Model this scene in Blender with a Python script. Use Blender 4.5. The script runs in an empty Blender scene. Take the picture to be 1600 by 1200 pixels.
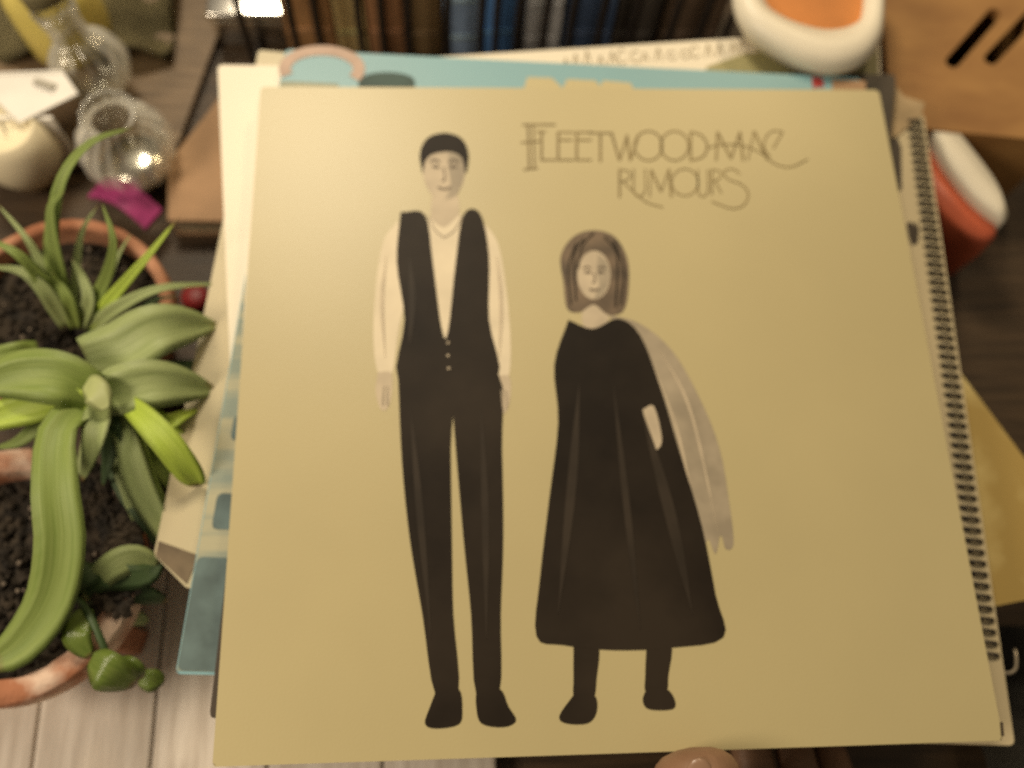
import bpy, bmesh, math, random
from mathutils import Vector, Matrix
random.seed(7)
SC = bpy.context.scene
COL = SC.collection

# ------------------------------------------------------------------ camera
CAM_ROT = Matrix(((0.9984, 0.01161, -0.05525), (-0.02979, 0.93965, -0.34083), (0.04796, 0.34193, 0.9385)))
CAM_LOC = Vector((-0.06069533, -0.14839463, 0.50412051))
F_PX = 1500.0
cam_d = bpy.data.cameras.new('camera')
cam = bpy.data.objects.new('camera', cam_d)
COL.objects.link(cam)
CAM_ROT = CAM_ROT.to_quaternion().normalized().to_matrix()
cam.matrix_world = Matrix.Translation(CAM_LOC) @ CAM_ROT.to_4x4()
cam_d.sensor_width = 36.0
cam_d.lens = F_PX / 1600 * 36.0
cam_d.clip_start = 0.01
cam_d.clip_end = 50
cam_d.dof.use_dof = True
cam_d.dof.focus_distance = 0.338
cam_d.dof.aperture_fstop = (cam_d.lens / 1000) / 0.0078
SC.camera = cam

# ------------------------------------------------------------------ world and lamps (a dim room lit by warm lamps)
world = bpy.data.worlds.new('World')
SC.world = world
world.use_nodes = True
bg = world.node_tree.nodes['Background']
bg.inputs[0].default_value = (1.0, 0.84, 0.62, 1)
bg.inputs[1].default_value = 0.17
SC.view_settings.view_transform = 'Standard'
SC.view_settings.look = 'None'
SC.view_settings.exposure = 0.0
SC.view_settings.gamma = 1.0

def lamp(name, loc, target, size, power, color):
    d = bpy.data.lights.new(name, 'AREA')
    d.shape = 'DISK'; d.size = size; d.energy = power; d.color = color
    o = bpy.data.objects.new(name, d); COL.objects.link(o)
    o.location = loc
    o.rotation_euler = (Vector(target) - Vector(loc)).to_track_quat('-Z', 'Y').to_euler()
    return o
lamp('key_lamp', (-0.29, 0.73, 1.02), (-0.05, 0.0, 0.1), 0.30, 8.7, (1.0, 0.86, 0.64))
lamp('second_lamp', (0.42, 0.95, 1.05), (0.10, 0.1, 0.08), 0.16, 3.2, (1.0, 0.76, 0.44))
lamp('side_lamp', (-0.85, -0.22, 0.80), (-0.12, 0.0, 0.06), 0.35, 6.3, (1.0, 0.84, 0.64))
SC.cycles.use_denoising = False
SC.cycles.caustics_reflective = False
SC.cycles.caustics_refractive = False
SC.cycles.sample_clamp_indirect = 3.0

# ------------------------------------------------------------------ helpers
def P(px, py, z):
    """point on the level z that the photograph shows at pixel px, py (used for measuring)"""
    d = CAM_ROT @ Vector(((px - 800) / F_PX, -(py - 600) / F_PX, -1))
    t = (z - CAM_LOC.z) / d.z
    return CAM_LOC + d * t

def mat(name, col, rough=0.6, var=0.12, vscale=30, bump=0.0, bscale=200, spec=0.4, stretch=None, col2=None, ramp=(0.35, 0.65), **kw):
    m = bpy.data.materials.new(name); m.use_nodes = True
    nt = m.node_tree; N = nt.nodes; L = nt.links
    b = N['Principled BSDF']
    b.inputs['Roughness'].default_value = rough
    b.inputs['Specular IOR Level'].default_value = spec
    for k, v in kw.items():
        b.inputs[k.replace('_', ' ')].default_value = v
    tc = N.new('ShaderNodeTexCoord'); mp = N.new('ShaderNodeMapping')
    L.new(tc.outputs['Object'], mp.inputs[0])
    if stretch: mp.inputs['Scale'].default_value = stretch
    nz = N.new('ShaderNodeTexNoise'); nz.inputs['Scale'].default_value = vscale; nz.inputs['Detail'].default_value = 6
    L.new(mp.outputs[0], nz.inputs['Vector'])
    rp = N.new('ShaderNodeValToRGB')
    rp.color_ramp.elements[0].position = ramp[0]; rp.color_ramp.elements[1].position = ramp[1]
    c2 = col2 if col2 else tuple(min(1, c * (1 + var)) for c in col)
    c1 = col if col2 else tuple(c * (1 - var) for c in col)
    rp.color_ramp.elements[0].color = (*c1, 1); rp.color_ramp.elements[1].color = (*c2, 1)
    L.new(nz.outputs['Fac'], rp.inputs[0]); L.new(rp.outputs[0], b.inputs['Base Color'])
    if bump > 0:
        n2 = N.new('ShaderNodeTexNoise'); n2.inputs['Scale'].default_value = bscale; n2.inputs['Detail'].default_value = 4
        L.new(mp.outputs[0], n2.inputs['Vector'])
        bp = N.new('ShaderNodeBump'); bp.inputs['Strength'].default_value = bump; bp.inputs['Distance'].default_value = 0.001
        L.new(n2.outputs['Fac'], bp.inputs['Height']); L.new(bp.outputs[0], b.inputs['Normal'])
    return m

def link(name, bm, m, parent=None, smooth=False):
    me = bpy.data.meshes.new(name)
    bmesh.ops.recalc_face_normals(bm, faces=bm.faces)
    bm.to_mesh(me); bm.free()
    if smooth:
        for p in me.polygons: p.use_smooth = True
    me.materials.append(m)
    o = bpy.data.objects.new(name, me); COL.objects.link(o)
    if parent:
        o.parent = parent
        o.matrix_parent_inverse = parent.matrix_world.inverted()
    return o

def thing(name, label, cat, loc=(0, 0, 0), group=None):
    o = bpy.data.objects.new(name, None); COL.objects.link(o)
    o.location = loc; o.empty_display_size = 0.02
    o.matrix_world = Matrix.Translation(loc)
    o['label'] = label; o['category'] = cat
    if group: o['group'] = group
    return o

def tag(o, label, cat, group=None):
    o['label'] = label; o['category'] = cat
    if group: o['group'] = group
    return o

def prism(bm, pts, z0, z1):
    """closed prism over a polygon of (x, y)"""
    lo = [bm.verts.new((p[0], p[1], z0)) for p in pts]
    hi = [bm.verts.new((p[0], p[1], z1)) for p in pts]
    n = len(pts)
    bm.faces.new(hi); bm.faces.new(lo[::-1])
    for i in range(n):
        bm.faces.new((lo[i], lo[(i + 1) % n], hi[(i + 1) % n], hi[i]))

def box(bm, c, s, rz=0.0, bevel=0.0):
    r = bmesh.ops.create_cube(bm, size=1)
    M = Matrix.Translation(c) @ Matrix.Rotation(rz, 4, 'Z') @ Matrix.Diagonal((*s, 1))
    bmesh.ops.transform(bm, matrix=M, verts=r['verts'])
    if bevel:
        es = list({e for v in r['verts'] for e in v.link_edges})
        bmesh.ops.bevel(bm, geom=es, offset=bevel, segments=2, affect='EDGES', profile=0.6)

def rounded(pts, r=0.003, seg=4):
    out = []
    n = len(pts)
    for i in range(n):
        a, b, c = Vector(pts[i - 1][:2]), Vector(pts[i][:2]), Vector(pts[(i + 1) % n][:2])
        u = (a - b).normalized(); v = (c - b).normalized()
        p0, p1 = b + u * r, b + v * r
        for k in range(seg + 1):
            t = k / seg
            out.append(p0 * (1 - t) ** 2 + b * 2 * t * (1 - t) + p1 * t * t)
    return out

def catmull(pts, n):
    pts = [Vector(p) for p in pts]
    ex = [pts[0] * 2 - pts[1]] + pts + [pts[-1] * 2 - pts[-2]]
    out = []
    segs = len(pts) - 1
    for i in range(n):
        t = i / (n - 1) * segs
        k = min(int(t), segs - 1); f = t - k
        a, b, c, d = ex[k:k + 4]
        out.append(0.5 * (2 * b + (c - a) * f + (2 * a - 5 * b + 4 * c - d) * f * f + (3 * b - a - 3 * c + d) * f ** 3))
    return out

def tube(bm, pts, r, seg=8, radii=None):
    pts = [Vector(p) for p in pts]
    rings = []
    for i, p in enumerate(pts):
        t = (pts[min(i + 1, len(pts) - 1)] - pts[max(i - 1, 0)]).normalized()
        a = t.orthogonal().normalized() if i == 0 else (prev - t * prev.dot(t)).normalized()
        prev = a
        b = t.cross(a)
        rr = radii[i] if radii else r
        rings.append([bm.verts.new(p + (a * math.cos(2 * math.pi * k / seg) + b * math.sin(2 * math.pi * k / seg)) * rr) for k in range(seg)])
    for i in range(len(rings) - 1):
        for k in range(seg):
            bm.faces.new((rings[i][k], rings[i][(k + 1) % seg], rings[i + 1][(k + 1) % seg], rings[i + 1][k]))
    bm.faces.new(rings[0][::-1]); bm.faces.new(rings[-1])

def lathe(bm, prof, c, seg=48, rib=0.0, ribs=0, axis=None, closed=False):
    rings = []
    q = Vector((0, 0, 1)).rotation_difference(Vector(axis).normalized()) if axis else None
    for (r, z) in prof:
        ring = []
        for k in range(seg):
            a = 2 * math.pi * k / seg
            rr = r * (1 + rib * math.cos(ribs * a))
            v = Vector((rr * math.cos(a), rr * math.sin(a), z))
            if q: v = q @ v
            ring.append(bm.verts.new(Vector(c) + v))
        rings.append(ring)
    n = len(rings)
    for i in range(n if closed else n - 1):
        A, B = rings[i], rings[(i + 1) % n]
        for k in range(seg):
            bm.faces.new((A[k], A[(k + 1) % seg], B[(k + 1) % seg], B[k]))
    if not closed:
        bm.faces.new(rings[0][::-1]); bm.faces.new(rings[-1])

def ribbon(bm, pts, w, z0, z1, n=24, taper=False):
    """flat printed stroke along a path of (x, y)"""
    p = catmull([(a[0], a[1], 0) for a in pts], n) if len(pts) > 2 else [Vector((a[0], a[1], 0)) for a in pts]
    Lf, Rt = [], []
    for i, q in enumerate(p):
        t = (p[min(i + 1, len(p) - 1)] - p[max(i - 1, 0)]).normalized()
        nn = Vector((-t.y, t.x, 0)) * w / 2 * (max(.04, math.sin(math.pi * i / (len(p) - 1))) if taper else 1)
        Lf.append(q + nn); Rt.append(q - nn)
    for i in range(len(p) - 1):
        prism(bm, [Lf[i], Rt[i], Rt[i + 1], Lf[i + 1]], z0, z1)

# ------------------------------------------------------------------ materials
M_table = mat('dark_stained_wood', (0.040, 0.024, 0.011), 0.5, col2=(0.085, 0.052, 0.026), vscale=6, stretch=(3, 40, 3), bump=0.3, bscale=30)
M_plank = mat('pale_washed_wood', (0.60, 0.52, 0.43), 0.6, col2=(0.80, 0.72, 0.62), vscale=9, stretch=(26, 2.2, 2), bump=0.3, bscale=40)
def sleeve_mat(name, col, var=0.035, spec=0.45, rough=0.42):
    return mat(name, col, rough, var, 9, bump=0.05, bscale=900, spec=spec)
M_cream = sleeve_mat('cream_card', (0.49, 0.415, 0.215), spec=0.62, rough=0.40)
M_cream2 = sleeve_mat('white_card', (0.82, 0.74, 0.58))
M_cream3 = sleeve_mat('pale_yellow_card', (0.54, 0.47, 0.30))
M_olive = mat('olive_print', (0.40, 0.36, 0.17), 0.5, col2=(0.25, 0.23, 0.10), vscale=20)
M_teal = sleeve_mat('teal_card', (0.21, 0.39, 0.43), var=0.06)
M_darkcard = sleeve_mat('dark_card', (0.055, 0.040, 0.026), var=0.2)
M_ink = mat('dark_ink', (0.012, 0.008, 0.005), 0.5, col2=(0.032, 0.023, 0.015), vscale=15, spec=0.16)
M_inkbrown = mat('brown_feature_ink', (0.12, 0.085, 0.055), 0.5, 0.2, 60)
M_inksoft = mat('soft_dark_ink', (0.034, 0.025, 0.017), 0.5, 0.2, 40, spec=0.2)
M_inkmid = mat('grey_ink', (0.36, 0.30, 0.21), 0.5, 0.18, 55)
M_inklite = mat('pale_ink', (0.72, 0.62, 0.44), 0.5, 0.06, 60)
M_skinink = mat('pale_figure_ink', (0.52, 0.43, 0.30), 0.5, 0.12, 70)
M_letter = mat('olive_lettering_ink', (0.22, 0.16, 0.06), 0.5, 0.15, 90)
M_paper = mat('notebook_paper', (0.60, 0.50, 0.31), 0.6, 0.05, 20)
M_paperedge = mat('paper_edge', (0.50, 0.43, 0.28), 0.8, 0.25, 300, stretch=(0.2, 0.2, 12))
M_wire = mat('dark_wire', (0.028, 0.022, 0.018), 0.4, 0.2, 60)
M_hole = mat('dark_punched_hole', (0.07, 0.05, 0.03), 0.9, 0.2, 60)
M_terra = mat('terracotta', (0.30, 0.115, 0.055), 0.85, col2=(0.52, 0.27, 0.16), vscale=45, ramp=(0.35, 0.68), bump=0.6, bscale=180)
M_terracrust = mat('crusted_terracotta', (0.40, 0.165, 0.085), 0.85, col2=(0.70, 0.52, 0.40), vscale=60, ramp=(0.42, 0.62), bump=0.8, bscale=220)
M_soil = mat('dark_soil', (0.012, 0.009, 0.006), 0.9, col2=(0.05, 0.036, 0.022), vscale=130, bump=1.0, bscale=260)
M_perlite = mat('pale_grit', (0.20, 0.16, 0.12), 0.8, 0.2, 80)
def leafm(name, a, b, rough=0.5):
    m = mat(name, a, rough, col2=b, vscale=2.2, stretch=(11, 1.3, 1), bump=0.0, spec=0.4, ramp=(0.3, 0.7))
    nt = m.node_tree; N = nt.nodes; L = nt.links; b_ = N['Principled BSDF']
    mp = [n for n in N if n.type == 'MAPPING'][0]; tc = [n for n in N if n.type == 'TEX_COORD'][0]
    L.new(tc.outputs['UV'], mp.inputs[0])
    nz = [n for n in N if n.type == 'TEX_NOISE'][0]
    bp = N.new('ShaderNodeBump'); bp.inputs['Strength'].default_value = 0.5; bp.inputs['Distance'].default_value = 0.0006
    L.new(nz.outputs['Fac'], bp.inputs['Height']); L.new(bp.outputs[0], b_.inputs['Normal'])
    src = b_.inputs['Base Color'].links[0].from_socket
    sp = N.new('ShaderNodeSeparateXYZ'); L.new(tc.outputs['UV'], sp.inputs[0])
    n2 = N.new('ShaderNodeTexNoise'); n2.inputs['Scale'].default_value = 90; L.new(tc.outputs['Object'], n2.inputs['Vector'])
    ad = N.new('ShaderNodeMath'); ad.operation = 'MULTIPLY_ADD'; ad.inputs[1].default_value = 0.25; L.new(n2.outputs['Fac'], ad.inputs[0]); L.new(sp.outputs['Y'], ad.inputs[2])
    rg = N.new('ShaderNodeMapRange'); rg.inputs['From Min'].default_value = 1.04; rg.inputs['From Max'].default_value = 1.12; L.new(ad.outputs[0], rg.inputs['Value'])
    mx = N.new('ShaderNodeMix'); mx.data_type = 'RGBA'; mx.inputs[7].default_value = (0.20, 0.13, 0.05, 1)
    L.new(rg.outputs['Result'], mx.inputs['Factor']); L.new(src, mx.inputs[6]); L.new(mx.outputs[2], b_.inputs['Base Color'])
    return m
M_leaf = leafm('mid_green_leaf', (0.17, 0.24, 0.045), (0.27, 0.34, 0.09))
M_leafpale = leafm('grey_green_leaf', (0.25, 0.31, 0.11), (0.37, 0.43, 0.19))
M_leafbright = leafm('bright_green_leaf', (0.32, 0.44, 0.04), (0.46, 0.58, 0.09))
M_leafdark = leafm('dark_green_leaf', (0.035, 0.066, 0.022), (0.07, 0.115, 0.04))
M_jade = leafm('glossy_jade_leaf', (0.10, 0.155, 0.022), (0.16, 0.21, 0.045), 0.24)
def glass_mat(name, tint, spec_col):
    m = bpy.data.materials.new(name); m.use_nodes = True
    nt = m.node_tree; N = nt.nodes; L = nt.links
    N.remove(N['Principled BSDF'])
    tr = N.new('ShaderNodeBsdfTransparent'); tr.inputs[0].default_value = (*tint, 1)
    gl = N.new('ShaderNodeBsdfGlossy'); gl.inputs['Color'].default_value = (*spec_col, 1); gl.inputs['Roughness'].default_value = 0.11
    df = N.new('ShaderNodeBsdfDiffuse'); df.inputs[0].default_value = (0.90, 0.88, 0.80, 1)
    lw = N.new('ShaderNodeLayerWeight'); lw.inputs['Blend'].default_value = 0.38
    nz = N.new('ShaderNodeTexNoise'); nz.inputs['Scale'].default_value = 60
    bp = N.new('ShaderNodeBump'); bp.inputs['Strength'].default_value = 0.35; bp.inputs['Distance'].default_value = 0.002
    m1 = N.new('ShaderNodeMixShader'); m2 = N.new('ShaderNodeMixShader'); m1.inputs[0].default_value = 0.6
    L.new(gl.outputs[0], m1.inputs[1]); L.new(df.outputs[0], m1.inputs[2])
    L.new(lw.outputs['Facing'], m2.inputs[0]); L.new(tr.outputs[0], m2.inputs[1]); L.new(m1.outputs[0], m2.inputs[2])
    L.new(m2.outputs[0], N['Material Output'].inputs[0])
    return m
M_glass = glass_mat('clear_glass', (0.985, 0.985, 0.96), (1.0, 0.98, 0.92))
M_glassyel = mat('yellow_glass', (0.80, 0.66, 0.18), 0.15, 0.0, Transmission_Weight=0.1, IOR=1.45, spec=0.5)
M_napkin = mat('white_card_fold', (0.88, 0.85, 0.78), 0.6, 0.05, 30)
M_wax = mat('cream_wax', (0.86, 0.77, 0.54), 0.5, 0.08, 25)
M_magenta = mat('magenta_plastic', (0.32, 0.035, 0.15), 0.5, 0.3, 90)
M_red = mat('red_plastic', (0.34, 0.03, 0.03), 0.45, 0.2, 60)
M_tan = mat('tan_cardboard', (0.38, 0.235, 0.13), 0.8, 0.12, 30, bump=0.2, bscale=200)
M_brownwood = mat('warm_brown_wood', (0.27, 0.130, 0.042), 0.6, col2=(0.42, 0.225, 0.075), vscale=14, stretch=(1, 2.2, 1), bump=0.25, bscale=80)
M_white = mat('white_plastic', (0.80, 0.73, 0.58), 0.4, 0.04, 30)
M_orange = mat('orange_lining', (0.55, 0.20, 0.045), 0.55, 0.12, 30)
M_coral = mat('coral_plastic', (0.55, 0.12, 0.055), 0.45, 0.1, 30)
M_map = mat('mottled_yellow_paper', (0.42, 0.29, 0.085), 0.7, col2=(0.62, 0.49, 0.20), vscale=26, ramp=(0.4, 0.6))
M_grey = mat('dark_grey_cloth', (0.05, 0.045, 0.036), 0.9, 0.25, 80, bump=0.5, bscale=300)
M_olivecloth = mat('olive_cloth', (0.20, 0.17, 0.085), 0.85, 0.25, 35, bump=0.6, bscale=200)
M_metal = mat('brushed_tin', (0.75, 0.72, 0.66), 0.2, 0.1, 30, Metallic=1.0)
M_skin = mat('hand_skin', (0.25, 0.14, 0.08), 0.5, 0.12, 60, bump=0.3, bscale=300)
M_nail = mat('nail', (0.30, 0.18, 0.115), 0.3, 0.08, 60)

# ------------------------------------------------------------------ table and plank board
bm = bmesh.new()
box(bm, (0, 0.1, -0.02), (1.6, 1.4, 0.04))
t = link('table_top', bm, M_table); t['kind'] = 'structure'
a = P(55, 1150, 0.012).x; b_ = P(238, 1150, 0.012).x
pw = b_ - a
yf, yb = -0.30, P(150, 880, 0.012).y
board = thing('plank_board', 'pale grey washed wooden plank board under the lower left plant pot', 'board', (a, (yf + yb) / 2, 0))
for k in range(-3, 4):
    bm = bmesh.new()
    box(bm, (a + (k + 0.5) * pw, (yf + yb) / 2, 0.006), (pw - 0.0012, yb - yf - 0.002 * (k % 2), 0.012 - 0.0006 * (k % 3)), bevel=0.0012)
    link('plank', bm, M_plank, board)

# ------------------------------------------------------------------ stack of sleeves
def sheet_pts(tl_px, ang, w, h, z, chamfer=0.0):
    """square sheet from its upper left corner; ang in degrees, clockwise as seen"""
    tl = P(*tl_px, z)
    ca, sa = math.cos(math.radians(-ang)), math.sin(math.radians(-ang))
    ux = Vector((ca, sa, 0)); uy = Vector((sa, -ca, 0))
    pts = [tl, tl + ux * w, tl + ux * w + uy * h, tl + uy * h]
    if chamfer:
        pts = pts[:3] + [tl + uy * h + ux * chamfer * 1.1, tl + uy * (h - chamfer * 0.85)]
    return [(p.x, p.y) for p in pts], (tl, ux, uy)

def sleeve(name, label, cat, m, pts, z0, th, r=0.002):
    bm = bmesh.new()
    prism(bm, rounded(pts, r), z0, z0 + th)
    bmesh.ops.bevel(bm, geom=[e for e in bm.edges if abs(e.verts[0].co.z - e.verts[1].co.z) < 1e-6 and len(e.link_faces) == 2], offset=0.0007, segments=2, affect='EDGES')
    o = link(name, bm, m)
    tag(o, label, cat, 'record sleeves and books in the stack')
    return o

# carton underneath that carries the stack
ct = thing('carton', 'tan cardboard carton hidden beneath the stack of record sleeves', 'carton', (0.01, 0.02, 0))
bm = bmesh.new(); box(bm, (0.012, 0.025, 0.029), (0.20, 0.20, 0.058), bevel=0.002); link('carton_body', bm, M_tan, ct)
for s in (-1, 1):
    bm = bmesh.new(); box(bm, (0.012, 0.025 + s * 0.05, 0.0592), (0.20, 0.098, 0.0024)); link('flap', bm, M_tan, ct)

# mottled yellow sheet
z = 0.0606
q = [P(1490, 572, z), P(1606, 752, z), P(1640, 925, z), P(1540, 950, z)]
v0, v1, v2, v3 = q
pts = [(v0.x, v0.y), (v1.x + 0.03, v1.y - 0.046), (v2.x + 0.01, v2.y), (v3.x, v3.y), (0.0, v3.y + 0.02), (0.0, v0.y + 0.02), (v0.x - 0.03, v0.y + 0.046)]
bm = bmesh.new(); prism(bm, pts, z, z + 0.0014)
tag(link('paper_map', bm, M_map), 'mottled yellow folded paper sticking out right of the spiral notebook', 'paper')

# spiral notebook
nb_z0, nb_z1 = 0.0624, 0.0712
e = [P(1392, 118, nb_z1), P(1443, 178, nb_z1), P(1476, 400, nb_z1), P(1585, 1158, nb_z1)]
tr, br = e[1], P(1586, 1165, nb_z1)
axis = (br - tr).normalized(); side = Vector((axis.y, -axis.x, 0))
if side.x > 0: side = -side
nbw = 0.215
nlen = (br - tr).length
nb = thing('spiral_notebook', 'cream spiral notebook with dark coil along its right edge under the sleeves', 'notebook', ((tr + br) / 2 + side * 0.1).to_tuple()[:2] + (nb_z0,))
def quad(o_, u, v, a0, a1, b0, b1):
    return [o_ + u * a0 + v * b0, o_ + u * a1 + v * b0, o_ + u * a1 + v * b1, o_ + u * a0 + v * b1]
bm = bmesh.new(); prism(bm, rounded(quad(tr, axis, side, 0.001, nlen - 0.001, 0.001, nbw), 0.002), nb_z0 + 0.0012, nb_z1 - 0.0006); link('page_block', bm, M_paperedge, nb)
bm = bmesh.new(); prism(bm, rounded(quad(tr, axis, side, 0, nlen, 0, nbw), 0.003), nb_z0, nb_z0 + 0.0011); link('back_cover', bm, M_tan, nb)
NF = 56
inset0, inset1 = 0.0085, 0.0095
bm = bmesh.new(); prism(bm, rounded(quad(tr, axis, side, 0, nlen, 0, nbw), 0.003), nb_z1 - 0.0005, nb_z1); link('front_page', bm, M_paper, nb)
ins_t = 0.0058
sp0, sp1 = 0.006, nlen - 0.038
for k in range(NF):
    c = tr + axis * (sp0 + (sp1 - sp0) * k / (NF - 1)) + side * ins_t
    bm = bmesh.new()
    arc = []
    for j in range(9):
        th = math.pi * (-0.05 + 1.1 * j / 8)
        arc.append(c + side * (00.0040 * math.cos(th)) + axis * (0.0010 * (j / 8 - 0.5)) + Vector((0, 0, 0.0022 * math.sin(th) - 0.0002)))
    tube(bm, arc, 0.00085, 6)
    if k == 0:
        coil0 = link('coil_ring', bm, M_wire, nb, True)
    else:
        link('coil_ring', bm, M_wire, nb, True)
for k in range(NF):
    c = tr + axis * (sp0 + (sp1 - sp0) * k / (NF - 1)) + side * (ins_t + 0.0024)
    bm = bmesh.new(); prism(bm, [c + axis * (0.0014 * math.cos(x)) + side * (0.0013 * math.sin(x)) for x in [i * math.pi / 4 for i in range(8)]], nb_z1 + 0.0001, nb_z1 + 0.0003)
    link('punched_hole', bm, M_hole, nb)
def nb_print(name, px, m):
    bm = bmesh.new(); prism(bm, [P(*p, nb_z1) for p in px], nb_z1 + 0.0001, nb_z1 + 0.00025); return link(name, bm, m, nb)
nb_print('printed_block', [(1389, 222), (1400, 212), (1408, 230), (1409, 296), (1402, 300), (1392, 250)], M_darkcard)
nb_print('printed_spot', [(1416, 350), (1424, 346), (1428, 352), (1432, 347), (1436, 360), (1434, 380), (1425, 384), (1420, 372)], M_darkcard)
# torn cover sheet peeping out above the notebook
bm = bmesh.new()
pts = [P(1372, 130, 0.0722), P(1394, 126, 0.0722), P(1412, 150, 0.0722), P(1445, 160, 0.0722), P(1440, 180, 0.0722), P(1405, 210, 0.0722), P(1320, 250, 0.0722), P(1300, 160, 0.0722)]
prism(bm, pts, 0.0717, 0.0721)
tag(link('torn_sheet', bm, mat('buff_paper', (0.40, 0.29, 0.16), 0.8, 0.2, 60)), 'torn buff paper corner at the top of the spiral notebook', 'paper')

TH = 0.0034
zz = 0.0726
# G  olive-cream sleeve rising to the right
pts = [(p.x, p.y) for p in (P(442, 104, zz + TH), P(1374, 46, zz + TH), P(1386, 420, zz + TH), P(470, 480, zz + TH))]
G = sleeve('record_sleeve', 'cream sleeve with olive patches and faint script poking above the teal book', 'record sleeve', M_cream2, pts, zz, TH)
zG = zz + TH
bm = bmesh.new(); prism(bm, [P(*p, zG) for p in [(1085, 140), (1105, 104), (1150, 88), (1200, 78), (1260, 70), (1330, 64), (1372, 60), (1372, 140)]], zG + .00005, zG + .0002); link('printed_olive_field', bm, M_olive, G)
# faint unreadable script on it
bm = bmesh.new()
random.seed(3)
x = 880
while x < 1160:
    hgt = random.choice((14, 20, 24)); y0 = 106 - (x - 880) * 0.075
    k = random.random()
    if k < 0.5:
        ribbon(bm, [P(x + 10, y0 - hgt * .8, zG), P(x + 1, y0 - hgt * .9, zG), P(x - 2, y0 - 6, zG), P(x + 6, y0, zG), P(x + 12, y0 - 5, zG)], 0.0006, zG + .0001, zG + .00025, 10)
    else:
        ribbon(bm, [P(x, y0, zG), P(x + 4, y0 - hgt, zG)], 0.0007, zG + .0001, zG + .00025)
        ribbon(bm, [P(x + 4, y0 - hgt, zG), P(x + 11, y0, zG)], 0.0006, zG + .0001, zG + .00025)
    x += random.choice((15, 18, 21))
link('printed_script', bm, M_letter, G)
zz += TH + 0.0002
# dark sheet added as the shade in the gap between olive sleeve and teal book
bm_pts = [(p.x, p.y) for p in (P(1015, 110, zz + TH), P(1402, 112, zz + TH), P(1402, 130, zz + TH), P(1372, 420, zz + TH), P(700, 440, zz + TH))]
sleeve('record_sleeve', 'dark sheet added for the shaded gap between the olive patched sleeve and teal book', 'record sleeve', M_darkcard, bm_pts, zz, 0.0012)
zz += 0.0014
# B  pale yellow sleeve fanned out to the left
pts, _ = sheet_pts((404, 78), 6.2, 0.295, 0.281, zz + TH, chamfer=0.015)
B = sleeve('record_sleeve', 'pale yellow sleeve with worn grey corner, fanned out lowest on the left', 'record sleeve', M_cream3, pts, zz, TH, 0.001)
c0, c1 = Vector((*pts[4], 0)), Vector((*pts[3], 0))
bm = bmesh.new()
up = (Vector((*pts[0], 0)) - c0).normalized()
rt = (Vector((*pts[2], 0)) - c1).normalized()
prism(bm, [c0 + up * .006 + rt * .001, c0 + rt * .001 - up * .0005, c1 + up * .0015, c1 + up * .014 + rt * .003], zz + TH + .0001, zz + TH + .0003)
link('worn_corner', bm, mat('worn_grey_card', (0.16, 0.12, 0.075), 0.8, 0.3, 90), B)
zz += TH + 0.0002
# A  white sleeve, upper left
pts = [(p.x, p.y) for p in (P(340, 101, zz + TH), P(1050, 114, zz + TH), P(1050, 860, zz + TH), P(369, 800, zz + TH))]
A = sleeve('record_sleeve', 'plain white sleeve at upper left of the stack beside the glass jars', 'record sleeve', M_cream2, pts, zz, TH)
zz += TH + 0.0002
# C  teal book
ctl, _tr, _bl = P(446, 77, zz + TH), P(1345, 122, zz + TH), P(274, 1053, zz + TH)
cux, cuy = (_tr - ctl).normalized(), (_bl - ctl).normalized()
CH = (_bl - ctl).length
_br = _bl + (_tr - ctl) * 0.93
pts = [(p.x, p.y) for p in (ctl, _tr, _br, _bl)]
Cb = sleeve('picture_book', 'teal book with pink ring and blue striped left edge under the top sleeve', 'book', M_teal, pts, zz, TH)
zC = zz + TH
def Cpt(px): return P(px[0], px[1], zC)
def cprint(name, px, m, lift=0.0001):
    bm = bmesh.new(); prism(bm, [Cpt(p) for p in px], zC + lift, zC + lift + .00015); return link(name, bm, m, Cb)
M_pinkring = mat('pinkish_grey_print', (0.52, 0.38, 0.30), 0.6, 0.15, 60)
ring = []
for k in range(17):
    a_ = math.radians(-200 + 230 * k / 16)
    ring.append(Cpt((503 + 58 * math.cos(a_), 108 + 29 * math.sin(a_))))
bm = bmesh.new(); ribbon(bm, ring, 0.0062, zC + .0001, zC + .0003, 30); link('printed_ring', bm, M_pinkring, Cb)
cprint('printed_dark_arc', [(560 + 44 * (1 + math.cos(math.radians(t_))), 127 + 14 * math.sin(math.radians(t_))) for t_ in range(180, 361, 20)] + [(648, 140), (560, 140)], mat('dark_teal_print', (0.05, 0.09, 0.08), 0.6, 0.2, 40))  # dark teal arc printed right of the ring
for px in ([(818, 140), (824, 121), (862, 122), (872, 131), (880, 140)], [(878, 140), (886, 124), (930, 126), (938, 135), (942, 126), (985, 130), (990, 140)]):
    cprint('printed_letter_top', px, M_cream)
cprint('printed_spot', [(1268, 121), (1284, 121), (1288, 136), (1270, 138)], M_red)
cprint('printed_band', [(1300, 124), (1352, 127), (1352, 146), (1300, 144)], M_tan)
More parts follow.
